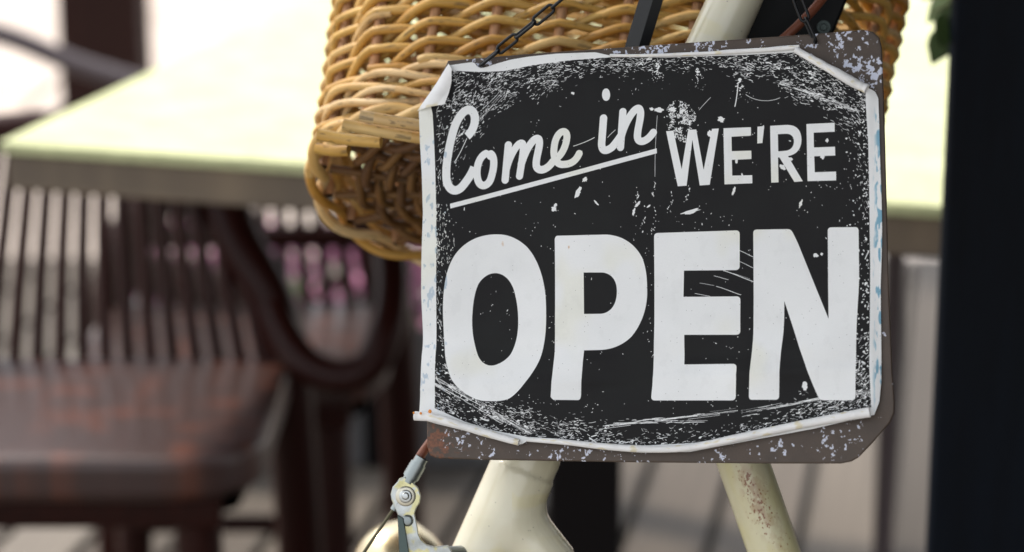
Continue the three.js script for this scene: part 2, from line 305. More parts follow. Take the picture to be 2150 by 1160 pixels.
// WE'RE
const w = (f) => f.map((c) => [c[0] / 4.135 + 1360, c[1] / 4.135 + 200]);
poly(w([[168, 318], [232, 312], [303, 645], [360, 305], [430, 302], [493, 650], [566, 297], [626, 294], [545, 782], [458, 788], [397, 395], [345, 790], [268, 795]]));
poly(w([[666, 292], [904, 282], [905, 357], [736, 366], [738, 490], [906, 485], [907, 558], [738, 566], [740, 702], [913, 697], [914, 768], [672, 778]]));
poly(w([[960, 278], [1020, 273], [1003, 420], [958, 424]]));
poly(w([[1385, 255], [1630, 243], [1630, 322], [1448, 330], [1450, 458], [1632, 450], [1634, 527], [1452, 535], [1456, 672], [1640, 665], [1640, 743], [1392, 750]]));
const wb = (f) => f.map((c) => c.map((v, i) => v / 4.135 + (i % 2 ? 200 : 1360)));
bez(wb([[1070, 271], [1210, 263], [1310, 260, 1342, 320, 1342, 390], [1342, 470, 1300, 520, 1225, 533], [1352, 750], [1278, 757], [1150, 545], [1138, 545], [1141, 760], [1077, 763]])); ctx.closePath(); ctx.fill();
ctx.fillStyle = '#000';
bez(wb([[1138, 344], [1205, 340], [1255, 338, 1277, 370, 1276, 405], [1275, 450, 1250, 482, 1200, 487], [1140, 491]])); ctx.closePath(); ctx.fill();
// Come in
ctx.fillStyle = '#fff';
const cm = (f) => f.map((c) => c.map((v, i) => v / 3.981 + (i % 2 ? 170 : 880)));
const stroke = (f, wd, cap = 'round') => { bez(cm(f)); ctx.lineWidth = wd / 3.981 * RES; ctx.lineCap = cap; ctx.stroke(); };
stroke([[408, 468], [480, 400, 490, 290, 445, 252], [400, 222, 330, 290, 290, 440], [255, 570, 232, 720, 240, 820], [250, 910, 310, 955, 370, 890], [420, 830, 450, 780, 470, 725]], 74, 'butt');
stroke([[566, 612], [500, 640, 480, 760, 500, 830], [520, 905, 590, 890, 612, 810], [640, 720, 640, 640, 608, 615]], 66);
stroke([[600, 640], [585, 620, 575, 610, 566, 612]], 50);
stroke([[753, 540], [728, 832]], 66); stroke([[738, 740], [775, 600, 845, 500, 872, 530], [890, 570, 862, 700, 848, 800]], 64);
stroke([[862, 700], [905, 560, 975, 460, 1008, 492], [1030, 540, 980, 640, 988, 715], [1000, 765, 1070, 760, 1125, 680]], 66);
stroke([[1150, 655], [1220, 620, 1256, 480, 1238, 445], [1210, 398, 1148, 450, 1138, 550], [1122, 650, 1160, 712, 1220, 702], [1290, 700, 1325, 660, 1346, 612]], 62);
stroke([[1150, 655], [1140, 640, 1130, 620, 1130, 600]], 50);
stroke([[1549, 316], [1536, 500], [1525, 590, 1560, 605, 1620, 560], [1650, 530, 1670, 500, 1690, 470]], 66);
stroke([[1711, 262], [1692, 560]], 64); stroke([[1698, 470], [1730, 340, 1820, 205, 1850, 240], [1880, 280, 1826, 410, 1834, 480], [1845, 530, 1910, 520, 1966, 436]], 64);
bez(cm([[1572, 68], [1615, 68, 1618, 172, 1572, 172], [1526, 172, 1526, 68, 1572, 68]])); ctx.fill();
poly([[272, 1033], [1995, 568], [1997, 610], [276, 1073]].map(([x, y]) => [x / 3.981 + 880, y / 3.981 + 170]));
const ink = ctx.getImageData(0, 0, TW, TH).data;

// chips of ink knocked out of the print, at the places the photograph shows
ctx.fillStyle = '#000'; ctx.fillRect(0, 0, TW, TH); ctx.fillStyle = '#fff';
const chip = (px, py, a, b, ang) => { const [x, y] = cv(px, py); ctx.beginPath(); for (let i = 0; i <= 18; i++) { const t = i / 18 * 6.2832, k = 0.7 + 0.6 * hash(i + px, py); const u = Math.cos(t) * a * k, v = Math.sin(t) * b * k; ctx.lineTo(x + (u * Math.cos(ang) - v * Math.sin(ang)) * RES, y + (u * Math.sin(ang) + v * Math.cos(ang)) * RES); } ctx.fill(); };
for (const [x, y, a, b, g] of [[1385, 232, 11, 5, 0.2], [1516, 252, 8, 6, 0.4], [1452, 445, 20, 4, -0.22], [1542, 402, 3, 10, 0.3], [1682, 428, 3, 9, 0.35], [1693, 812, 6, 9, 0.1], [1714, 537, 6, 4, 0], [1726, 534, 3, 3, 0], [1216, 404, 5, 13, 0.5], [1165, 440, 6, 5, 0.5], [1168, 432, 4, 4, 0], [1332, 446, 3, 9, 0.2], [1340, 430, 8, 3, -0.7], [1363, 434, 5, 2, -0.6], [1205, 197, 4, 3, 0.5], [1414, 231, 7, 6, 0], [1433, 236, 5, 5, 0], [1738, 296, 3, 4, 0], [1645, 352, 7, 5, 0.8], [1660, 335, 6, 4, 0.5], [1728, 330, 5, 5, 0], [1492, 282, 5, 7, 0], [1548, 340, 3, 5, 0], [1560, 370, 6, 2, 1.4], [1254, 427, 7, 2, 0.9], [1230, 378, 6, 4, -0.6], [1370, 230, 5, 3, 0.2]]) chip(x, y, a, b, g);
for (let i = 0; i < 1500; i++) { const t = rnd() * 6.283, q = Math.pow(rnd(), 0.6), x = 1434 + Math.cos(t) * 33 * q + Math.sin(t) * 8 * q, y = 256 + Math.sin(t) * 44 * q; if (fbm(x / 9, y / 7, 3) > 0.5) chip(x, y, rr(0.4, 1.9) * (rnd() < 0.08 ? 1.8 : 1), rr(0.4, 1.1), rnd() * 3); }
for (let i = 0; i < 1500; i++) { const x = rr(915, 1826), y = rr(150, 920); if (fbm(x / 60, y / 60, 3) > 0.54 || rnd() < 0.12) chip(x, y, rr(0.5, 1.5) * (rnd() < 0.1 ? 1.9 : 1), rr(0.5, 1.1), rnd() * 3); }
for (let k = 0; k < 6; k++) { const x0 = rr(930, 1500), y0 = rr(370, 440), ln = rr(20, 60); for (let i = 0; i < 13; i++) { const f = rnd() ** 0.8; chip(x0 + rr(-5, 5) * f + 4 * Math.sin(f * 5), y0 + f * ln, rr(0.4, 1.4), rr(0.5, 2.6), rr(-0.5, 0.5)); } }
for (let i = 0; i < 240; i++) { const x = 1825 - Math.abs(rr(0, 1) * rr(0, 60)); chip(x, rr(220, 900), rr(0.7, 2.6), rr(0.6, 2.2), rnd() * 3); }
for (let i = 0; i < 120; i++) { const x = 917 + Math.abs(rr(0, 1) * rr(0, 45)); chip(x, rr(430, 560), rr(0.4, 1.3), rr(0.5, 3.2), rr(-0.3, 0.3)); }
for (let i = 0; i < 900; i++) { const x = rr(925, 1820), y = rr(125, 935), dx = Math.abs(x - 1373) / 450, dy = Math.abs(y - 525) / 385; if (dx ** 3 + dy ** 3 > 0.92 + 0.5 * (fbm(x / 50, y / 50, 2) - 0.3)) chip(x, y, rr(0.8, 4.2), rr(0.6, 2.4), rr(-0.4, 0.4)); }
ctx.strokeStyle = '#fff';
const scratch = (pts, wd) => { bez([[pts[0], pts[1]], [pts[2], pts[3], pts[4], pts[5], pts[6], pts[7]]]); ctx.lineWidth = wd * RES; ctx.stroke(); };
for (const [a, b, c, d, e] of [[1554, 527, 1582, 540, 1.3], [1554, 550, 1582, 563, 1.2], [1520, 569, 1583, 592, 1.7], [1500, 580, 1530, 588, 1.1], [1505, 602, 1557, 620, 1.4], [1460, 617, 1492, 623, 1], [1470, 595, 1500, 600, 0.8], [1540, 575, 1575, 586, 0.7]]) scratch([a, b, a + (c - a) * 0.3, b + (d - b) * 0.2, a + (c - a) * 0.7, b + (d - b) * 0.75, c, d], e);
scratch([1568, 200, 1590, 216, 1620, 216, 1640, 207], 1.1); scratch([1206, 308, 1220, 304, 1240, 296, 1250, 290], 1.6); scratch([1278, 290, 1284, 282, 1290, 278, 1294, 274], 1.2);
scratch([957, 342, 968, 325, 975, 308, 982, 292], 1.7); scratch([1470, 232, 1480, 220, 1488, 212, 1494, 206], 1); scratch([1552, 175, 1550, 200, 1548, 214, 1545, 225], 2.2);
scratch([1382, 244, 1376, 330, 1378, 360, 1377, 372], 1);
for (const [x, y] of [[1382, 134], [1466, 144], [1556, 168]]) for (let i = 0; i < 50; i++) { const f = rnd() ** 1.6, a = rr(-1, 1) * 0.55; chip(x + 46 * f * a * a * Math.sign(a) * 2 + rr(-2, 2), y + 46 * f, rr(0.4, 2.2) * (1.2 - f), rr(0.4, 2.4) * (1.2 - f * 0.6), rnd() * 3); }
// worn band: short strokes of bare paper laid along the oval that the loose edges rub
const wear = (X, Y) => {
  const dx = (X - 1373) / 458, dy = (Y - (520 + (Y > 520 ? 8 : 0))) / (Y > 520 ? 376 : 372), e = Math.pow(Math.abs(dx), 2.8) + Math.pow(Math.abs(dy), 2.8);
  let tx = -Math.sign(dy) * Math.pow(Math.abs(dy), 1.8) / 372, ty = Math.sign(dx) * Math.pow(Math.abs(dx), 1.8) / 458; if (Y > 700 || X > 1500) ty *= 0.5;
  let d = sm(0.84, 1.22, e + (fbm(X / 60, Y / 40, 3) - 0.5) * 0.42) * (0.35 + 1.1 * sm(0.35, 0.65, fbm(X / 24 + 40, Y / 15, 3)));
  d *= 1 - 0.65 * sm(1.0, 1.6, Math.abs(dx) / (Math.abs(dy) + 0.01));
  return [d, Math.atan2(ty, tx)];
};
ctx.lineCap = 'round';
for (let i = 0; i < 52000; i++) {
  const X = rr(X0 + 60, X0 + XW - 40), Y = rr(Y0 + 40, Y0 + YH - 40), [d, an] = wear(X, Y); if (rnd() > d * 0.95) continue;
  const tl = X < 1130 && Y < 330, L = (tl ? rr(1.5, 7) : rr(1, 8)) * (rnd() < 0.06 ? 2.4 : 1), a2 = an + rr(-0.45, 0.45) * (rnd() < 0.25 ? 2.5 : 1), x = (X - X0) * RES, y = (Y - Y0) * RES, c = Math.cos(a2) * L * RES / 2, q = Math.sin(a2) * L * RES / 2, bow = rr(-1, 1) * RES;
  ctx.lineWidth = rr(0.4, 1.3) * RES * (rnd() < 0.06 ? 2.2 : 1); ctx.beginPath(); ctx.moveTo(x - c, y - q); ctx.quadraticCurveTo(x + bow, y - bow, x + c, y + q); ctx.stroke();
}
for (const [ax, ay, bx, by, n, sp] of [[915, 792, 1120, 912, 60, 7], [905, 800, 1060, 890, 30, 4], [1850, 818, 1560, 868, 50, 8], [1850, 690, 1800, 716, 16, 6], [1560, 862, 1250, 900, 45, 6], [1500, 885, 1290, 890, 30, 4], [1820, 240, 1640, 175, 50, 5], [1300, 885, 1420, 880, 20, 3], [930, 330, 1060, 190, 20, 16]]) for (let i = 0; i < n; i++) {
  const f = rnd(), g = Math.min(1, f + rr(0.03, 0.22)), o = (rnd() + rnd() - 1) * sp, h = Math.hypot(bx - ax, by - ay), nx = -(by - ay) / h * o, ny = (bx - ax) / h * o, p = cv(ax + (bx - ax) * f + nx, ay + (by - ay) * f + ny), q = cv(ax + (bx - ax) * g + nx * rr(0.6, 1.3), ay + (by - ay) * g + ny * rr(0.6, 1.3));
  ctx.lineWidth = rr(0.35, 1.1) * RES; ctx.beginPath(); ctx.moveTo(...p); ctx.quadraticCurveTo((p[0] + q[0]) / 2 + rr(-3, 3), (p[1] + q[1]) / 2 + rr(-3, 3), ...q); ctx.stroke();
}
const chips = ctx.getImageData(0, 0, TW, TH).data;

const posterTex = tex(TW, TH, (x, y) => {
  const X = X0 + x / RES, Y = Y0 + y / RES, k = (y * TW + x) * 4;
  const paper = Math.max(ink[k] / 255, chips[k] / 255) - (ink[k] > 128 && hash((x >> 1) + 7, y >> 1) > 0.9993 ? 0.5 : 0);
  const g = hash(x, y) - 0.5, lo = fbm(X / 90, Y / 90, 3) - 0.5, weave = 3 * Math.sin(Y * 1.9) * (hash(x >> 3, y) - 0.5);
  const age = sm(0.5, 0.72, fbm(X / 120 + 9, Y / 150, 3)) * (ink[k] > 128 ? 1 : 0.6);
  let P3 = [230 - 2 * age, 232 - 3 * age, 233 - 11 * age];
  // blue remains of glue along the right margin and smudges on the left one, rust spots
  const xr = S(1846, Y)[0];
  if (X > xr - 14) { const b = sm(0.48, 0.6, fbm(X / 7, Y / 26, 3)) * sm(xr - 13, xr - 2, X + 5 * (vn(9, Y / 14) - 0.5)); P3 = [P3[0] - 105 * b, P3[1] - 62 * b, P3[2] - 40 * b]; }
  if (X < 916 && Y > 260) { const b = sm(0.62, 0.74, fbm(X / 9 + 70, Y / 16, 3)) * 0.5; P3 = [P3[0] - 90 * b, P3[1] - 66 * b, P3[2] - 42 * b]; }
  const sp = (cx, cy, r, s) => { const q = S(cx, cy), b = s * sm(r, r * 0.4, Math.hypot(X - q[0], (Y - q[1]) * 0.6) + 2 * vn(X / 2, Y / 2)); P3 = [P3[0] - 40 * b, P3[1] - 95 * b, P3[2] - 140 * b]; };
  sp(1057, 513, 5, 0.35); sp(1195, 519, 4, 0.6);
  const v = 5 * g + 12 * lo + weave - 3 * sm(0.6, 0.75, fbm(X / 20 + 11, Y / 28, 4));
  const I3 = [20 + 8 * lo + 7 * g, 20 + 12 * lo + 7 * g, 21 + 9 * lo + 7 * g];
  return [0, 1, 2].map((c) => Math.max(0, Math.min(255, I3[c] + (P3[c] + v - I3[c]) * paper)));
});

// ---------------------------------------------------------------- sign plate, poster, curls
const sign = thing('hanging_sign', 'weathered black and white open sign with peeling poster hung by chains on the bicycle', 'sign');
signM.decompose(sign.position, sign.quaternion, sign.scale);
const uvSign = (g) => { const p = g.attributes.position, u = new Float32Array(p.count * 2); for (let i = 0; i < p.count; i++) { u[i * 2] = (p.getX(i) / K + 1380 - X0) / XW; u[i * 2 + 1] = (520 - (p.getY(i) - 0.106) / K - Y0) / YH; } g.setAttribute('uv', new THREE.BufferAttribute(u, 2)); return g; };
{
  const out = [[939, 127], [1100, 113], [1300, 99], [1500, 85], [1700, 71], [1812, 62], [1833, 66], [1846, 78], [1851, 98], [1855, 200], [1858, 300], [1861, 420], [1866, 600], [1873, 780], [1878, 846], [1877, 868], [1868, 888], [1832, 930], [1802, 961], [1786, 970], [1764, 974], [1600, 974], [1300, 971], [1000, 966], [914, 963], [901, 956], [895, 938], [894, 800], [893, 600], [890, 400], [889, 250], [894, 236], [918, 172]];
  const sh = new THREE.Shape(out.map(([x, y]) => { const p = SP(x, y); return new THREE.Vector2(p.x, p.y); }));
  for (const [hx, hy] of [[1011, 136], [1712, 86]]) { const p = SP(hx, hy), h = new THREE.Path(); h.absarc(p.x, p.y, 0.0016, 0, 6.2832, true); sh.holes.push(h); }
  const g = uvSign(new THREE.ExtrudeGeometry(sh, { depth: 0.0008, bevelEnabled: true, bevelThickness: 0.0006, bevelSize: 0.0009, bevelOffset: -0.0009, bevelSegments: 3, curveSegments: 10 }).translate(0, 0, -0.0021));
  // paint flakes: dense clusters at the corners and in a broken line along the poster's edge
  const cl = [[1775, 85, 70, 0.75], [1810, 150, 60, 0.9], [1700, 92, 45, 0.5], [1560, 96, 60, 0.45], [1480, 108, 70, 0.7], [1370, 112, 70, 0.7], [1300, 112, 40, 0.6], [1010, 130, 60, 0.6], [940, 190, 60, 0.5], [960, 925, 46, 0.72], [1020, 938, 50, 0.72], [1100, 945, 46, 0.45], [1180, 948, 60, 0.7], [1240, 955, 60, 0.6], [1340, 955, 60, 0.45], [1585, 945, 22, 0.55], [1630, 945, 40, 0.5], [1740, 932, 56, 0.75], [1790, 905, 44, 0.6], [1500, 950, 60, 0.5], [1860, 500, 14, 0.6], [1862, 700, 14, 0.5], [1842, 873, 12, 0.6]].map(([x, y, r, s]) => [...S(x, y), r, s]);
  const rc = S(905, 940), w2 = 1040, h2 = 915;
  const pt = tex(w2, h2, (x, y) => {
    const X = X0 + x / w2 * XW, Y = Y0 + y / h2 * YH; let d = 0;
    if (X > 960 && X < 1800 && Y > 170 && Y < 880) return [66, 53, 43];
    for (const [cx, cy, r, s] of cl) { const q = Math.hypot(X - cx, (Y - cy) * 1.15) / r; if (q < 1.25) d = Math.max(d, s * sm(1.25, 0.3, q)); }
    const n = 0.6 * fbm(X / 9, Y / 9, 3) + 0.4 * fbm(X / 3.4 + 9, Y / 3.2, 3), f = sm(0, 0.03, n - (0.76 - (Y > 800 ? 0.25 : 0.31) * d) - (d < 0.05 ? 0.02 : 0));
    const rs = sm(0.42, 0.62, fbm(X / 10, Y / 10, 4) + 0.35 * sm(70, 10, Math.hypot(X - rc[0], (Y - rc[1]) * 0.8)) - 0.22) * sm(110, 30, Math.hypot(X - rc[0], Y - rc[1]));
    const v = 1 + 0.25 * (fbm(X / 30, Y / 30, 4) - 0.5) + 0.14 * (hash(x, y) - 0.5);
    let c = [66 * v, 53 * v, 43 * v];
    const rk = 0.6 + 0.6 * fbm(X / 4, Y / 4, 3); c = [c[0] + (112 * rk - c[0]) * rs, c[1] + (66 * rk - c[1]) * rs, c[2] + (40 * rk - c[2]) * rs];
    const fl = [196, 201, 218];
    return c.map((q, i) => q + (fl[i] - q) * f);
  });
  const pb = tex(512, 512, (x, y) => { const v = 128 + 110 * (fbm(x / 14, y / 14, 4) - 0.5); return [v, v, v]; }, false);
  mesh('metal_plate', g, M('#ffffff', 0.5, { map: pt, bumpMap: pb, bumpScale: 0.0006 }), sign).userData.label = 'brown metal backing plate with flaked white paint';

  // poster sheet: a patch between four traced edges, buckled where the paper has come loose
  const edge = (pts) => { const q = pts.map(([x, y]) => S(x, y)), L = [0]; for (let i = 1; i < q.length; i++) L.push(L[i - 1] + Math.hypot(q[i][0] - q[i - 1][0], q[i][1] - q[i - 1][1])); return (t) => { const s = t * L[L.length - 1]; let i = 1; while (i < q.length - 1 && L[i] < s) i++; const f = (s - L[i - 1]) / (L[i] - L[i - 1]); return [q[i - 1][0] + (q[i][0] - q[i - 1][0]) * f, q[i - 1][1] + (q[i][1] - q[i - 1][1]) * f]; }; };
  const top = edge([[946, 139], [975, 134], [996, 131], [1003, 140], [1008, 144], [1020, 142], [1041, 135], [1073, 126], [1110, 120], [1169, 114], [1252, 111], [1284, 118], [1340, 118], [1417, 115], [1490, 112], [1558, 109], [1620, 106], [1678, 104]]);
  const right = edge([[1678, 104], [1720, 128], [1770, 157], [1826, 187], [1838, 192], [1845, 206], [1847, 260], [1849, 340], [1852, 420], [1853, 480], [1852, 540], [1850, 600], [1851, 700], [1852, 800], [1848, 845], [1838, 872]]);
  const bot = edge([[884, 880], [918, 890], [1005, 912], [1060, 926], [1097, 935], [1106, 930], [1116, 923], [1138, 926], [1200, 934], [1271, 942], [1360, 950], [1450, 950], [1561, 929], [1712, 901], [1838, 872]]);
  const left = edge([[946, 139], [926, 168], [905, 200], [882, 234], [884, 300], [889, 380], [892, 450], [890, 520], [888, 620], [890, 700], [888, 800], [886, 860], [884, 880]]);
  const NX = 120, NY = 110, pos = [], idx = [];
  const zf = (X, Y) => {
    let z = 0.0006;
    z += 0.0017 * sm(700, 800, Y) * (1 - 0.5 * sm(860, 930, Y)) * (0.7 + 0.5 * Math.sin(X / 130 + 0.5));
    z += 0.0010 * sm(880, 740, Y) * sm(660, 760, Y) * Math.sin(X / 62 + Y / 40);
    z += 0.0007 * Math.sin(Y / 90 + X / 300) + 0.0006 * (fbm(X / 120, Y / 120, 2) - 0.5);
    z += 0.0011 * sm(260, 150, Y) * (0.6 + 0.5 * Math.sin(X / 85));
    z += 0.0016 * sm(1000, 890, X) * (0.8 + 0.4 * Math.sin(Y / 70)) ;
    z -= 0.0028 * sm(1826, 1862, X);
    z += 0.0004 * Math.exp(-Math.pow((Y - 800 + (X - 1200) * 0.03) / 9, 2)) - 0.0003 * Math.exp(-Math.pow((Y - 735 - (X - 1200) * 0.05) / 14, 2));
    return Math.max(0.0004, z + 0.0006);
  };
  for (let j = 0; j <= NY; j++) for (let i = 0; i <= NX; i++) {
    const u = i / NX, v = j / NY, T = top(u), B = bot(u), L = left(v), R = right(v), a = top(0), b = top(1), c = bot(0), d = bot(1);
    const q = [0, 1].map((k) => (1 - v) * T[k] + v * B[k] + (1 - u) * L[k] + u * R[k] - ((1 - u) * (1 - v) * a[k] + u * (1 - v) * b[k] + (1 - u) * v * c[k] + u * v * d[k]));
    const p = SL(q[0], q[1], zf(q[0], q[1])); pos.push(p.x, p.y, p.z);
    if (i && j) { const e = j * (NX + 1) + i; idx.push(e - NX - 2, e - 1, e - NX - 1, e - NX - 1, e - 1, e); }
  }
  const sg = new THREE.BufferGeometry(); sg.setAttribute('position', new THREE.Float32BufferAttribute(pos, 3)); sg.setIndex(idx); uvSign(sg); sg.computeVertexNormals();
  const pbump = tex(1024, 900, (x, y) => { const v = 128 + 70 * (fbm(x / 5, y / 5, 3) - 0.5) + 60 * (fbm(x / 40, y / 30, 3) - 0.5); return [v, v, v]; }, false);
  const poster = mesh('poster_sheet', sg, M('#ffffff', 0.45, { specularIntensity: 0.32, map: posterTex, bumpMap: pbump, bumpScale: 0.0001 }), sign);
  poster.userData.label = 'peeling black poster with worn white lettering';
  // curls: spiral section carried along a traced line
  const paperTex = tex(256, 256, (x, y) => { const n = fbm(x / 20, y / 20, 4), s = sm(0.62, 0.78, fbm(x / 13 + 5, y / 17, 3)); const v = 230 + 26 * (n - 0.5); return [v - 12 * s, v - 20 * s, v - 44 * s]; }, true, true);
  const paperM = M('#ffffff', 0.75, { map: paperTex, bumpMap: pbump, bumpScale: 0.0003 });
  const curl = (name, pts, r, turns, zoff, side = 1, wob = 0) => {
    const c = curve(pts.map(([x, y]) => SP(x, y, 0)), 40), pos2 = [], uv2 = [], ix = [], m = 36; let len = 0;
    c.forEach((p, i) => {
      const a = c[Math.max(0, i - 1)], b = c[Math.min(40, i + 1)], T = b.clone().sub(a).normalize(), N = V(-T.y, T.x, 0).multiplyScalar(side), R = (typeof r === 'function' ? r(i / 40) : r) * (0.8 + 0.3 * fbm(i / 4 + pts[0][0], 3, 3)); if (i) len += p.distanceTo(c[i - 1]);
      const q = S(1380, 520), zb = zoff + wob * Math.sin(i / 5) + zf(p.x / K + 1380, 520 - (p.y - 0.106) / K);
      for (let k = 0; k <= m; k++) {
        const an = -Math.PI / 2 + k / m * turns * Math.PI * 2, rad = R * (1 - 0.42 * k / m);
        const d = p.clone().addScaledVector(N, Math.cos(an) * rad); d.z = zb + R + Math.sin(an) * rad;
        pos2.push(d.x, d.y, d.z); uv2.push(k / m * 0.4, len * 12);
        if (i && k) { const e = i * (m + 1) + k; ix.push(e - m - 2, e - 1, e - m - 1, e - m - 1, e - 1, e); }
      }
    });
    const g2 = new THREE.BufferGeometry(); g2.setAttribute('position', new THREE.Float32BufferAttribute(pos2, 3)); g2.setAttribute('uv', new THREE.Float32BufferAttribute(uv2, 2)); g2.setIndex(ix); g2.computeVertexNormals();
    return mesh(name, g2, paperM, sign);
  };
  curl('rolled_edge', [[1284, 119], [1350, 119], [1420, 117], [1490, 114], [1560, 110], [1620, 107], [1682, 102]], (t) => K * (4.2 + 2 * t), 1.2, 0, 1, 0.00006).userData.label = 'rolled upper poster edge';
  curl('rolled_edge', [[1674, 108], [1712, 130], [1760, 157], [1800, 180], [1824, 191]], (t) => K * (8.5 + 3.5 * Math.sin(t * 2.2)), 1.35, 0, 1).userData.label = 'loosely rolled poster corner';
  curl('rolled_edge', [[881, 876], [915, 879], [980, 897], [1040, 915], [1096, 931]], (t) => K * (13 - 4 * t), 1.2, 0.0002, 1, 0.0001).userData.label = 'thick rolled lower edge with rust spots';
  curl('rolled_edge', [[1112, 924], [1190, 930], [1270, 939], [1360, 945], [1450, 942], [1565, 919], [1700, 891], [1832, 868]], (t) => K * (7 + 5.5 * t), 1.2, 0.0001, 1, 0.0001).userData.label = 'long rolled lower edge of poster';
  // folded corner flap
  const fl = [[946, 136], [955, 148], [954, 172], [948, 198], [940, 222], [908, 228], [880, 235], [904, 200], [926, 167]];
  const fs = new THREE.Shape(fl.map(([x, y]) => { const p = SP(x, y); return new THREE.Vector2(p.x, p.y); }));
  let fg = new THREE.ShapeGeometry(fs); 
  { // refine and bend the flap so that its free side stands off the sheet
    let t = fg.toNonIndexed(); const split = (g3) => { const p = g3.attributes.position, o3 = []; for (let i = 0; i < p.count; i += 3) { const a = V().fromBufferAttribute(p, i), b = V().fromBufferAttribute(p, i + 1), c = V().fromBufferAttribute(p, i + 2), ab = a.clone().lerp(b, 0.5), bc = b.clone().lerp(c, 0.5), ca = c.clone().lerp(a, 0.5); for (const q of [a, ab, ca, ab, b, bc, ca, bc, c, ab, bc, ca]) o3.push(q.x, q.y, q.z); } const g4 = new THREE.BufferGeometry(); g4.setAttribute('position', new THREE.Float32BufferAttribute(o3, 3)); return g4; };
    for (let i = 0; i < 4; i++) t = split(t);
    const A = SP(946, 136), B = SP(880, 235), p = t.attributes.position, nx = B.y - A.y, ny = -(B.x - A.x), nl = Math.hypot(nx, ny);
    for (let i = 0; i < p.count; i++) { const X = p.getX(i) / K + 1380, Y = 520 - (p.getY(i) - 0.106) / K, d = Math.abs(((p.getX(i) - A.x) * nx + (p.getY(i) - A.y) * ny) / nl) / K; p.setZ(i, zf(X, Y) + 0.0004 + 0.0024 * Math.sin(Math.min(1, d / 34) * 2.3) + 0.0004 * Math.sin(Y / 14)); }
    fg = mergeVertices(t); fg.computeVertexNormals(); const u = []; for (let i = 0; i < fg.attributes.position.count; i++) u.push(fg.attributes.position.getX(i) * 14, fg.attributes.position.getY(i) * 14); fg.setAttribute('uv', new THREE.Float32BufferAttribute(u, 2));
  }
  mesh('folded_corner', fg, paperM, sign).userData.label = 'white poster corner folded over';
  const rust = M(lin('#d98a3c'), 0.9);
  for (const [x, y, r] of [[917, 866, 0.9], [898, 870, 0.6], [883, 869, 0.5]]) { const p = SP(x, y); const m = mesh('rust_spot', new THREE.SphereGeometry(r * 0.0011, 10, 8).scale(1, 1, 0.25), rust, sign); m.position.set(p.x, p.y, zf(...S(x, y)) + 0.0002 + K * 25.5); }
}

// ---------------------------------------------------------------- chains
const chainM = M(lin('#1c1d1f'), 0.38, { metalness: 0.6 });
const linkG = (() => { const pts = []; const a = 0.0042, r = 0.0023; for (let i = 0; i <= 32; i++) { const t = i / 32 * 2 * Math.PI, s = Math.sin(t), c = Math.cos(t); pts.push(V(r * s * (1), (c > 0 ? a : -a) * Math.min(1, Math.abs(c) * 6) + r * c, 0)); } return tube(pts, 0.00082, 8, { closed: true }); })();
function chain(label, pts, n, twist0) {
  const t = thing('chain', label, 'chain', 'chains holding the sign'), c = new THREE.CatmullRomCurve3(pts), tw = CM.clone();
  for (let i = 0; i < n; i++) {
    const a = c.getPointAt(i / n), b = c.getPointAt((i + 1) / n), Y = b.clone().sub(a).normalize();
    let Z = V(0, 0, 1).transformDirection(CM); Z.addScaledVector(Y, -Z.dot(Y)).normalize(); const X = Y.clone().cross(Z);
    const ang = (i % 2 ? 0.35 : 1.35) + twist0 + 0.15 * Math.sin(i * 2.1); const X2 = X.clone().multiplyScalar(Math.cos(ang)).addScaledVector(Z, Math.sin(ang)), Z2 = X2.clone().cross(Y);
    const m = mesh('link', linkG, chainM, t); m.applyMatrix4(new THREE.Matrix4().makeBasis(X2, Y, Z2).setPosition(a.clone().lerp(b, 0.5)));
  }
  return settle(t);
}
const hookL = P(1545, -330, 1.19), hookR = P(1560, -330, 1.19);
{
  const a = SW(1009, 137, 0.0003), b = SW(1712, 87, 0.0003);
  chain('black chain from the punched hole beside the folded poster corner', [a, a.clone().lerp(hookL, 0.33).add(V(0, -0.002, 0.004)), hookL], Math.round(a.distanceTo(hookL) / 0.0118), 0);
  chain('short black chain at the flaked plate corner beside the cream tube', [b, P(1684, 22, 1.185), hookR], Math.round(b.distanceTo(hookR) / 0.0122), 0.1);
}

// ---------------------------------------------------------------- bicycle
const paintTex = tex(512, 512, (x, y) => { const n = fbm(x / 50, y / 50, 4), s = hash(x >> 1, y >> 1) > 0.9985 ? 0.75 : 1, q = sm(0.56, 0.75, fbm(x / 70 + 3, y / 36, 3)); return [(230 - 10 * n) * s, (228 - 11 * n - 2 * q) * s, (210 - 15 * n - 12 * q) * s]; }, true, true);
const cream = M('#f6f3ec', 0.3, { map: paintTex, clearcoat: 0.6, clearcoatRoughness: 0.12 });
const zincTex = tex(256, 256, (x, y) => { const n = fbm(x / 22, y / 22, 4), q = sm(0.5, 0.66, fbm(x / 16 + 8, y / 16, 3)), g = 12 * (hash(x, y) - 0.5); return [205 - 60 * n + g + 14 * q, 210 - 62 * n + g + 4 * q, 210 - 66 * n + g - 40 * q]; }, true, true);
const zincB = tex(256, 256, (x, y) => { const v = 128 + 120 * (fbm(x / 30, y / 30, 3) - 0.5); return [v, v, v]; }, false, true);
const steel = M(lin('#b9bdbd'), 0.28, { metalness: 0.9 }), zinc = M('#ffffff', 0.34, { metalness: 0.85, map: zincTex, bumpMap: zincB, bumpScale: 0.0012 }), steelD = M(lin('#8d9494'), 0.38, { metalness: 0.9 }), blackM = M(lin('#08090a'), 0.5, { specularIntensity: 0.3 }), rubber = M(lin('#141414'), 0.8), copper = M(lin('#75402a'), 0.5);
const toCam = V(0, 0, 1).transformDirection(CM);
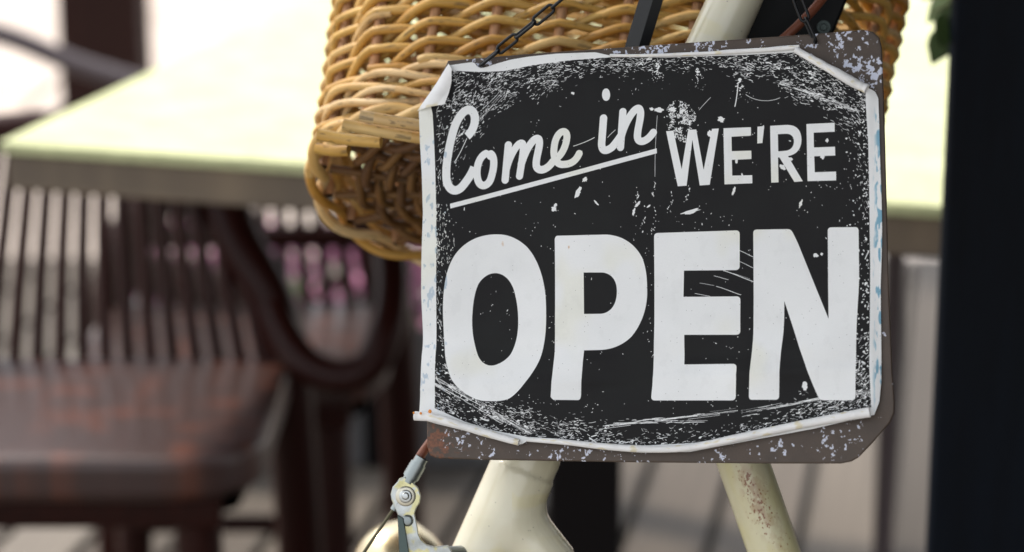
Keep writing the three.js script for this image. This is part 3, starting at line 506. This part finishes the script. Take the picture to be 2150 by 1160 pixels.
{
  const bike = thing('bicycle', 'cream painted bicycle carrying the wicker basket and open sign', 'bicycle');
  // head tube and down tube blended at the joint
  const cA = [C(1110, 960, 1.268), C(988, 1235, 1.268)], cB = [C(1075, 1090, 1.268), C(1310, 1390, 1.268)];
  const seg = (p, a, b) => { const ab = b.clone().sub(a), t = Math.max(0, Math.min(1, p.clone().sub(a).dot(ab) / ab.lengthSq())); return [p.distanceTo(a.clone().addScaledVector(ab, t)), t]; };
  const mid = C(1090, 1100, 1.268), HS = 0.062, RS = 84;
  const mc = new MarchingCubes(RS, cream, false, false, 90000); mc.isolation = 0;
  const tA = 0.10;
  for (let k = 0; k < RS; k++) for (let j = 0; j < RS; j++) for (let i = 0; i < RS; i++) {
    const p = V((i / RS * 2 - 1) * HS, (j / RS * 2 - 1) * HS, (k / RS * 2 - 1) * HS).add(mid);
    const [da, ta] = seg(p, cA[0], cA[1]), [db, tb] = seg(p, cB[0], cB[1]);
    const ra = 0.0167 + 0.0010 * sm(tA - 0.015, tA + 0.015, ta), rb = 0.0156 - 0.0009 * sm(0.335, 0.355, tb);
    const a = da - ra, b = db - rb, kk = 0.008, h = Math.max(kk - Math.abs(a - b), 0) / kk;
    mc.field[i + j * RS + k * RS * RS] = -(Math.min(a, b) - h * h * kk * 0.25);
  }
  mc.update();
  { const n = mc.count, pa = mc.positionArray.slice(0, n * 3), na = mc.normalArray.slice(0, n * 3), g = new THREE.BufferGeometry(), uv = new Float32Array(n * 2);
    for (let i = 0; i < n; i++) { pa[i * 3] = pa[i * 3] * HS + mid.x; pa[i * 3 + 1] = pa[i * 3 + 1] * HS + mid.y; pa[i * 3 + 2] = pa[i * 3 + 2] * HS + mid.z; uv[i * 2] = pa[i * 3] * 8; uv[i * 2 + 1] = pa[i * 3 + 1] * 8; }
    g.setAttribute('position', new THREE.BufferAttribute(pa, 3)); g.setAttribute('normal', new THREE.BufferAttribute(na, 3)); g.setAttribute('uv', new THREE.BufferAttribute(uv, 2));
    let gg = g; { gg = new THREE.BufferGeometry(); gg.setAttribute('position', g.attributes.position); gg = mergeVertices(gg, 1e-6); gg.computeVertexNormals(); const u2 = []; for (let i = 0; i < gg.attributes.position.count; i++) u2.push(gg.attributes.position.getX(i) * 8, gg.attributes.position.getY(i) * 8); gg.setAttribute('uv', new THREE.Float32BufferAttribute(u2, 2)); }
    gg.applyMatrix4(CM); mesh('head_lug', gg, cream, bike).userData.label = 'cream frame joint below the sign'; }
  const tubeUV = (g, s) => { const u = g.attributes.uv; for (let i = 0; i < u.count; i++) u.setXY(i, u.getX(i) * s, u.getY(i) * 8); return g; };
  mesh('head_tube', tubeUV(rod(P(1700, -345, 1.25), P(1130, 908, 1.267), 0.0128, 0.0163, 40, toCam), 0.6), cream, bike);
  // second frame tube with rust flecks facing the camera
  const rustTex = tex(512, 1024, (x, y) => {
    const u = x / 512, m = y / 1024 * 0.34, n = fbm(x / 60, y / 60, 4);
    const band = Math.exp(-Math.pow((u - 0.5 - 0.02) / 0.052, 2)) * sm(0.142, 0.152, m) * sm(0.19, 0.172, m) + 0.35 * Math.exp(-Math.pow((u - 0.45) / 0.07, 2)) * sm(0.15, 0.16, m) * sm(0.215, 0.19, m);
    const r = sm(0, 0.05, fbm(x / 5, y / 3.4, 3) - (0.83 - 0.24 * band)) * (band > 0.05 ? 1 : 0), q = sm(0.5, 0.7, fbm(x / 80 + 3, y / 90, 3));
    const c = [224 - 8 * n - 3 * q, 221 - 8 * n - 4 * q, 196 - 14 * n - 16 * q], rc = [128, 72, 34]; const st = 0.3 * band * sm(0.4, 0.6, fbm(x / 14, y / 10, 3)); return c.map((v, i) => v + (rc[i] - v) * Math.max(r * 0.9, st));
  }, true, true);
  { const a = P(1366, 412, 1.262), b = P(1720, 1430, 1.262); const g = rod(a, b, 0.0134, 0.0134, 40, toCam), u = g.attributes.uv; for (let i = 0; i < u.count; i++) u.setY(i, u.getY(i) / 0.34); mesh('top_tube', g, M('#f4f1e8', 0.32, { map: rustTex, clearcoat: 0.5, clearcoatRoughness: 0.15 }), bike).userData.label = 'cream tube with rust flecks'; }
  // frame and wheels below the picture
  const bb = V(0.42, 0.3, P(1380, 1100, 1.262).z - 0.02), seatTop = V(0.6, 0.78, bb.z - 0.02), ax = V(-0.24, 0.34, P(1000, 1160, 1.262).z - 0.03), rx = V(0.86, 0.34, bb.z - 0.03);
  const end1 = P(1720, 1430, 1.262), end2 = P(1290, 1365, 1.268);
  mesh('top_tube', tubeUV(tube(curve([P(1719, 1428, 1.262), end1.clone().lerp(bb, 0.4).add(V(0, -0.03, 0)), bb], 20), 0.0133, 20), 0.6), cream, bike);
  mesh('down_tube', tubeUV(tube(curve([P(1150, 1186, 1.268), end2, end2.clone().lerp(bb, 0.6).add(V(0, -0.02, 0)), bb], 20), 0.0147, 20), 0.6), cream, bike);
  mesh('seat_tube', tubeUV(rod(bb, seatTop, 0.014, 0.014, 20), 0.6), cream, bike);
  mesh('bottom_bracket', rod(bb.clone().add(V(0, 0, -0.035)), bb.clone().add(V(0, 0, 0.035)), 0.021), cream, bike);
  const crown = P(985, 1235, 1.268);
  mesh('fork_crown', tubeUV(rod(P(1008, 1180, 1.268), P(975, 1262, 1.268), 0.0175, 0.0175, 30), 0.6), cream, bike);
  for (const k of [-1, 1]) {
    mesh('fork_blade', tubeUV(tube(curve([crown.clone().add(V(-0.005, 0, k * 0.012)), crown.clone().lerp(ax, 0.3).add(V(0.01, 0, k * 0.038)), ax.clone().add(V(0, 0, k * 0.045))], 16), 0.009, 12), 0.6), cream, bike);
    mesh('chain_stay', rod(bb.clone().add(V(0, 0, k * 0.02)), rx.clone().add(V(0, 0, k * 0.05)), 0.009), cream, bike);
    mesh('seat_stay', rod(seatTop.clone().add(V(-0.02, -0.06, k * 0.012)), rx.clone().add(V(0, 0, k * 0.05)), 0.007), cream, bike);
  }
  mesh('saddle', [box(0.24, 0.045, 0.06, seatTop.x, seatTop.y + 0.05, seatTop.z, 0.02), box(0.1, 0.05, 0.15, seatTop.x + 0.08, seatTop.y + 0.052, seatTop.z, 0.022)], rubber, bike);
  for (const c of [ax, rx]) {
    const wl = new THREE.Group(); wl.name = 'wheel'; wl.position.copy(c); bike.add(wl);
    mesh('tyre', new THREE.TorusGeometry(0.32, 0.019, 12, 60), rubber, wl); mesh('rim', new THREE.TorusGeometry(0.298, 0.008, 8, 60), steel, wl);
    mesh('hub', rod(V(0, 0, -0.055), V(0, 0, 0.055), 0.018), steel, wl);
    for (let i = 0; i < 24; i++) { const a = i / 24 * 6.2832; mesh('spoke', rod(V(Math.cos(a + 0.5) * 0.018, Math.sin(a + 0.5) * 0.018, (i % 2 ? 1 : -1) * 0.03), V(Math.cos(a) * 0.294, Math.sin(a) * 0.294, 0), 0.001, 0.001, 4), steel, wl); }
  }
  mesh('kickstand', rod(bb.clone().add(V(0.02, 0, 0.03)), V(bb.x + 0.08, 0.004, bb.z + 0.17), 0.008), steelD, bike);
  // handlebar above the picture, chains hang over it
  mesh('handlebar', tube(curve([P(1180, -300, 1.06), P(1330, -330, 1.15), hookL.clone().add(V(0, 0.006, 0)), P(1700, -345, 1.25), P(1850, -330, 1.42), P(1880, -280, 1.6)], 40), 0.011, 16), steel, bike);
  // black carrier strap, added dark plate for the deep shade behind the tube, bolt
  mesh('carrier_strap', (() => { const a = P(1384, -60, 1.245), b = P(1327, 130, 1.255), s = new THREE.Shape([[-0.0052, -0.003], [0.0012, 0.003], [0.0058, 0.0022], [0.0056, -0.003]].map((q) => new THREE.Vector2(...q))); const g = new THREE.ExtrudeGeometry(s, { depth: a.distanceTo(b), bevelEnabled: true, bevelSize: 0.0004, bevelThickness: 0.0004, bevelSegments: 1 }); const Z = b.clone().sub(a).normalize(), Y = toCam.clone().addScaledVector(Z, -toCam.dot(Z)).normalize(); return g.applyMatrix4(new THREE.Matrix4().makeBasis(Y.clone().cross(Z), Y, Z).setPosition(a)); })(), M(lin('#0d0f12'), 0.4, { specularIntensity: 0.6 }), bike);
  mesh('added_dark_plate', [box(0.052, 0.16, 0.004, 0, 0, 0, 0.003)], blackM, bike).applyMatrix4(CM.clone().multiply(new THREE.Matrix4().makeTranslation(...C(1712, -110, 1.286).toArray())).multiply(new THREE.Matrix4().makeRotationZ(-0.38)));
  mesh('bolt', [rod(P(1730, 57, 1.284), P(1730, 57, 1.281), 0.0036), rod(P(1730, 57, 1.281), P(1730, 57, 1.279), 0.0022, 0.0018, 6)], M(lin('#3c4442'), 0.4, { metalness: 0.8 }), bike);
  mesh('brake_cable', tube(curve([P(1790, -110, 1.268), P(1728, -4, 1.256), P(1654, 74, 1.25), P(1560, 150, 1.255), P(1400, 300, 1.262), P(1200, 560, 1.272), P(1010, 800, 1.262), P(893, 943, 1.248), P(868, 983, 1.246)], 80), 0.0025, 12), copper, bike).userData.label = 'copper brown brake cable housing';
  // brake arm: ferrule, pulley plate, bolts, lever
  const dB = 1.243;
  const ferr = []; { const a = P(886, 962, dB + 0.001), b = P(856, 1014, dB + 0.001); for (let i = 0; i <= 24; i++) ferr.push(a.clone().lerp(b, i / 24)); }
  mesh('ferrule', tube(ferr, (t) => (t > 0.22 && t < 0.8 ? 0.0043 : 0.0035) + (t > 0.3 && t < 0.72 ? 0.0002 * Math.sin(t * 90) : 0), 20), steelD, bike);
  const plateS = new THREE.Shape(), L2 = (x, y) => { const p = C(x, y, dB); return [p.x, p.y]; };
  { const pts = []; for (let i = 0; i <= 30; i++) { const a = -2.25 + i / 30 * 5.2; pts.push([852 + 30 * Math.cos(a - 0.78), 1042 + 30 * Math.sin(a - 0.78)]); }
    const full = [[829, 1062], [824, 1050], [822, 1038], [826, 1024], [836, 1013], [840, 1006], [850, 1003], [853, 1010], [866, 1015], [877, 1026], [882, 1042], [880, 1055], [873, 1066], [869, 1078], [872, 1094], [875, 1108], [877, 1122], [884, 1136], [896, 1146], [912, 1150], [940, 1147], [948, 1160], [940, 1185], [900, 1200], [858, 1200], [852, 1160], [846, 1120], [841, 1096], [836, 1078]];
    full.forEach(([x, y], i) => (i ? plateS.lineTo(...L2(x, y)) : plateS.moveTo(...L2(x, y)))); }
  mesh('brake_arm', uvScale(new THREE.ExtrudeGeometry(plateS, { depth: 0.0016, bevelEnabled: true, bevelSize: 0.0004, bevelThickness: 0.0004, bevelSegments: 2 }), 14).translate(0, 0, -dB).applyMatrix4(CM), zinc, bike).userData.label = 'zinc plated brake arm';
  const disc = (x, y, r, z0, z1, m, nm) => { const a = C(x, y, dB); return mesh(nm, new THREE.LatheGeometry([[0, z1], [r * 0.55, z1], [r * 0.8, z1 - (z1 - z0) * 0.15], [r, z1 - (z1 - z0) * 0.5], [r, z0], [0, z0]].map((q) => new THREE.Vector2(...q)), 28).rotateX(Math.PI / 2).translate(a.x, a.y, a.z).applyMatrix4(CM), m, bike); };
  disc(852, 1042, 0.0052, 0.0018, 0.0028, M(lin('#c8c4b4'), 0.35, { metalness: 0.8 }), 'washer'); disc(852, 1042, 0.0034, 0.0028, 0.0036, steel, 'bolt'); disc(852, 1041, 0.002, 0.0034, 0.0048, steel, 'bolt');
  disc(856, 1093, 0.003, 0.0018, 0.0036, steelD, 'bolt');
  { const s = new THREE.Shape(); [[836, 1082], [846, 1088], [852, 1120], [858, 1160], [862, 1210], [838, 1210], [840, 1160], [838, 1120]].forEach(([x, y], i) => (i ? s.lineTo(...L2(x, y)) : s.moveTo(...L2(x, y)))); mesh('brake_lever', new THREE.ExtrudeGeometry(s, { depth: 0.0014, bevelEnabled: true, bevelSize: 0.0003, bevelThickness: 0.0003, bevelSegments: 1 }).translate(0, 0, -dB + 0.0024).applyMatrix4(CM), M(lin('#4d5856'), 0.35, { metalness: 0.85 }), bike); }
  mesh('brake_wire', tube(curve([P(830, 1064, dB), P(800, 1108, dB), P(762, 1164, dB), P(735, 1210, dB + 0.004)], 16), 0.0009, 8), M(lin('#54503c'), 0.5, { metalness: 0.5 }), bike);
  mesh('wire_anchor', rod(P(838, 1052, dB), P(826, 1072, dB), 0.0021, 0.0019, 12), steelD, bike);
  mesh('caliper', rod(P(900, 1176, dB + 0.004), P(1000, 1168, 1.262), 0.006), steelD, bike);
  // headlamp below the basket, out of focus
  const lamp = P(842, 1196, 1.47), prof = [[0.0, 0.032], [0.009, 0.0305], [0.018, 0.026], [0.025, 0.019], [0.029, 0.008], [0.030, 0], [0.0295, -0.018], [0.026, -0.03], [0.012, -0.036], [0, -0.037]].map((q) => new THREE.Vector2(...q));
  mesh('headlamp', new THREE.LatheGeometry(prof, 36).scale(0.95, 0.95, 0.95).rotateZ(0.5).rotateX(0.1).translate(...lamp.toArray()), M(lin('#c4b696'), 0.26, { metalness: 0.9 }), bike).userData.label = 'round chrome headlamp';
  mesh('lamp_bracket', tube([lamp, lamp.clone().lerp(crown, 0.5).add(V(0, -0.02, 0)), crown], 0.006, 10), steelD, bike);
  settle(bike);
}

// ---------------------------------------------------------------- wicker basket
{
  const bk = thing('wicker_basket', 'golden wicker basket of woven willow rods behind the sign', 'basket');
  const th = 25 * Math.PI / 180, ctr = C(1232, 408, 1.395);
  const ey = V(0.10, Math.cos(th), -Math.sin(th)).normalize(), ez0 = V(-0.02, Math.sin(th), Math.cos(th)), ex = ey.clone().cross(ez0).normalize(), ez = ex.clone().cross(ey);
  CM.clone().multiply(new THREE.Matrix4().makeBasis(ex, ey, ez).setPosition(ctr)).decompose(bk.position, bk.quaternion, bk.scale);
  const A = 0.152, B = 0.1, E = 2 / 2.7;
  // plan outline at height h, angle a (0 at the middle of the side that faces the camera, growing to the right); o = outward offset
  const NP = 720; const arc = []; { let l = 0, q = null; for (let i = 0; i <= NP; i++) { const a = i / NP * 6.2832, s = Math.sin(a), c = Math.cos(a), p = [A * Math.sign(s) * Math.abs(s) ** E, B * Math.sign(c) * Math.abs(c) ** E]; if (q) l += Math.hypot(p[0] - q[0], p[1] - q[1]); arc.push([l, a]); q = p; } }
  const PER = arc[NP][0];
  const angAt = (s) => { s = ((s % PER) + PER) % PER; let lo = 0, hi = NP; while (hi - lo > 1) { const m = (lo + hi) >> 1; if (arc[m][0] > s) hi = m; else lo = m; } const f = (s - arc[lo][0]) / (arc[hi][0] - arc[lo][0]); return arc[lo][1] + (arc[hi][1] - arc[lo][1]) * f; };
  const wallPt = (s, h, off) => {
    const a = angAt(s), sn = Math.sin(a), c = Math.cos(a), x = A * Math.sign(sn) * Math.abs(sn) ** E, z = B * Math.sign(c) * Math.abs(c) ** E;
    const kx = 1 + h * (x > 0 ? 1.0 : 0.12), kz = 1 + h * 0.35;
    const nx = Math.sign(x) * Math.abs(x / A) ** 1.7 / A, nz = Math.sign(z) * Math.abs(z / B) ** 1.7 / B, nl = Math.hypot(nx, nz);
    return V(x * kx + nx / nl * off, h, z * kz + nz / nl * off);
  };
  const rodTex = tex(128, 1024, (x, y) => { const n = fbm(x / 12, y / 90, 4), d = fbm(x / 9 + 20, y / 26, 3), f = 1 - 0.28 * sm(0.64, 0.76, d), w = fbm(x / 40, y / 200 + 5, 3), v = (0.84 + 0.2 * n) * f; return [242 * v, 236 * v * (0.93 + 0.12 * w), 224 * v * (0.8 + 0.36 * w)]; }, true, true);
  const cols = ['#d6b266', '#caa04c', '#dcbd80', '#bf9344', '#dfc598', '#cfa95e'], wm = cols.map((c) => M(lin(c), 0.52, { map: rodTex }));
  const shadedBaseM = ['#6e4c1e', '#614119', '#775524'].map((c) => M(lin(c), 0.6, { map: rodTex }));  // base willow coloured darker to carry the shade under the basket
  const stakeM = ['#d2a684', '#cba07c'].map((c) => M(lin(c), 0.6, { map: rodTex }));
  const uvr = (g, o) => { const u = g.attributes.uv; for (let i = 0; i < u.count; i++) u.setXY(i, u.getX(i), u.getY(i) * 5 + o); return g; };
  const NS = 24, ds = PER / NS, H = 0.2, s0 = ds * 0.42, pitch = 0.0115, h0 = 0.026;
  const bend = (pts, r, rad = 8) => uvr(tube(pts, r, rad), rnd());
  for (let i = 0; i < NS; i++) { const s = s0 + i * ds; mesh('stake', bend([0, 0.03, 0.07, 0.12, H].map((h, k) => wallPt(s + rr(-0.0012, 0.0012), h - 0.004, rr(-0.0004, 0.0004))), 0.0029), stakeM[i % 2], bk); }
  const wave = (k) => { const c = Math.cos(Math.PI * k), tri = 1 - 2 * Math.acos(Math.max(-1, Math.min(1, c))) / Math.PI; return 0.2 * c + 0.8 * tri; };
  // English rand: every rod climbs one course in two stakes, in front of one stake and behind the next
  for (let j = 0; j < NS; j++) for (let q = 0; q < 5; q++) {
    const n0 = q * 8 - (j % 4), n1 = n0 + 8, pts = [], jr = rr(-0.0009, 0.0009), R = rr(0.0025, 0.003);
    const hOf = (k) => { const b = Math.floor(k / 2), f = k - b * 2; return h0 + pitch * (b + (f < 1 ? 0.12 * f : 0.12 + 0.88 * (0.5 * sm(0, 1, f - 1) + 0.5 * (f - 1)))); };
    for (let k = n0 - 0.35; k <= n1 + 0.35; k += 0.125) { const h = hOf(k) + jr + 0.0008 * (vn(k * 0.7 + j * 7, q) - 0.5); if (h < h0 - 0.001 || h > H) continue; pts.push(wallPt(s0 + (j + k) * ds, h, 0.0056 * wave(k) + 0.0004 * (vn(k + j * 3, 9) - 0.5))); }
    if (pts.length > 4) mesh('woven_rod', bend(pts, (t) => R * (1.05 - 0.2 * t)), wm[Math.floor(rnd() * 6)], bk);
  }
  // three-rod wale above the base
  for (let c = 0; c < 2; c++) for (let j = 0; j < 3; j++) for (let q = 0; q < 3; q++) {
    const pts = []; for (let k = q * 8 - 0.4; k <= q * 8 + 8.4; k += 0.125) { const f = (((k - j) % 3) + 3) % 3, out = f < 2 ? Math.sin(f / 2 * Math.PI) : -Math.sin((f - 2) * Math.PI) * 0.9; pts.push(wallPt(s0 + (k + 0.5) * ds, 0.0075 + c * 0.0105 + 0.0045 * Math.sin((f / 3) * 6.2832 + 0.6) + 0.001 * (vn(k * 0.6, j + c * 5) - 0.5), 0.0052 * out + 0.0006)); }
    mesh('wale_rod', bend(pts, rr(0.0021, 0.0027)), wm[Math.floor(rnd() * 6)], bk);
  }
  // base: rings woven over radiating ribs, seen from below
  const basePt = (s, off, y) => { const p = wallPt(s, 0, 0), d = Math.max(0, 1), L = Math.hypot(p.x, p.z); const kx = (A - off) / A, kz = (B - off) / B; return V(p.x * kx, y, p.z * kz); };
  for (let i = 0; i < NS; i++) { const s = s0 + i * ds; mesh('base_rib', bend([0.004, 0.03, 0.06, 0.085].map((o) => basePt(s, o, -0.004)), 0.0026), shadedBaseM[i % 3], bk); }
  for (let k = 0; k < 12; k++) { const pts = []; for (let i = 0; i <= NS * 6; i++) { const q = i / 6; pts.push(basePt(s0 + q * ds, 0.02 + k * 0.0062 + 0.0008 * Math.sin(q * 2.3 + k), -0.004 + 0.0044 * Math.cos(Math.PI * q + k * Math.PI))); } mesh('base_ring', bend(pts, rr(0.0025, 0.003), 7), shadedBaseM[k % 3], bk); }
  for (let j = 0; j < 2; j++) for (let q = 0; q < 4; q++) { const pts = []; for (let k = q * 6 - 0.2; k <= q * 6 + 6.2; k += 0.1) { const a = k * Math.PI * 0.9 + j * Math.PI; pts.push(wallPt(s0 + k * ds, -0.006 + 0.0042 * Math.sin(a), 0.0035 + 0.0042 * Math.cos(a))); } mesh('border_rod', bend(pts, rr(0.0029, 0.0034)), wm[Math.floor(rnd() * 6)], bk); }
  // thick runners laid under the near edge of the base, with cut ends
  const loc = (px, py, d) => P(px, py, d).applyMatrix4(new THREE.Matrix4().compose(bk.position, bk.quaternion, bk.scale).invert());
  const runner = (a, b, r, m) => mesh('base_runner', bend(curve([loc(...a), loc(a[0] + (b[0] - a[0]) * 0.5, a[1] + (b[1] - a[1]) * 0.5 + 3, (a[2] + b[2]) / 2), loc(...b)], 12), r, 12), wm[m], bk);
  runner([756, 243, 1.278], [1100, 292, 1.272], 0.0031, 4); runner([720, 262, 1.283], [1080, 318, 1.277], 0.0032, 2);
  runner([668, 283, 1.30], [800, 298, 1.292], 0.0033, 0); runner([664, 312, 1.315], [732, 316, 1.308], 0.0031, 1);
  mesh('handle', bend(curve([-1, -0.5, 0, 0.5, 1].map((f) => V(0.17 * f, H + 0.12 * (1 - f * f), 0)), 24), 0.006, 10), wm[3], bk);
  mesh('rim', bend(Array.from({ length: 97 }, (_, i) => wallPt(i / 96 * PER, H, 0)), 0.006, 10), wm[3], bk);
}

renderer.render(scene, camera);
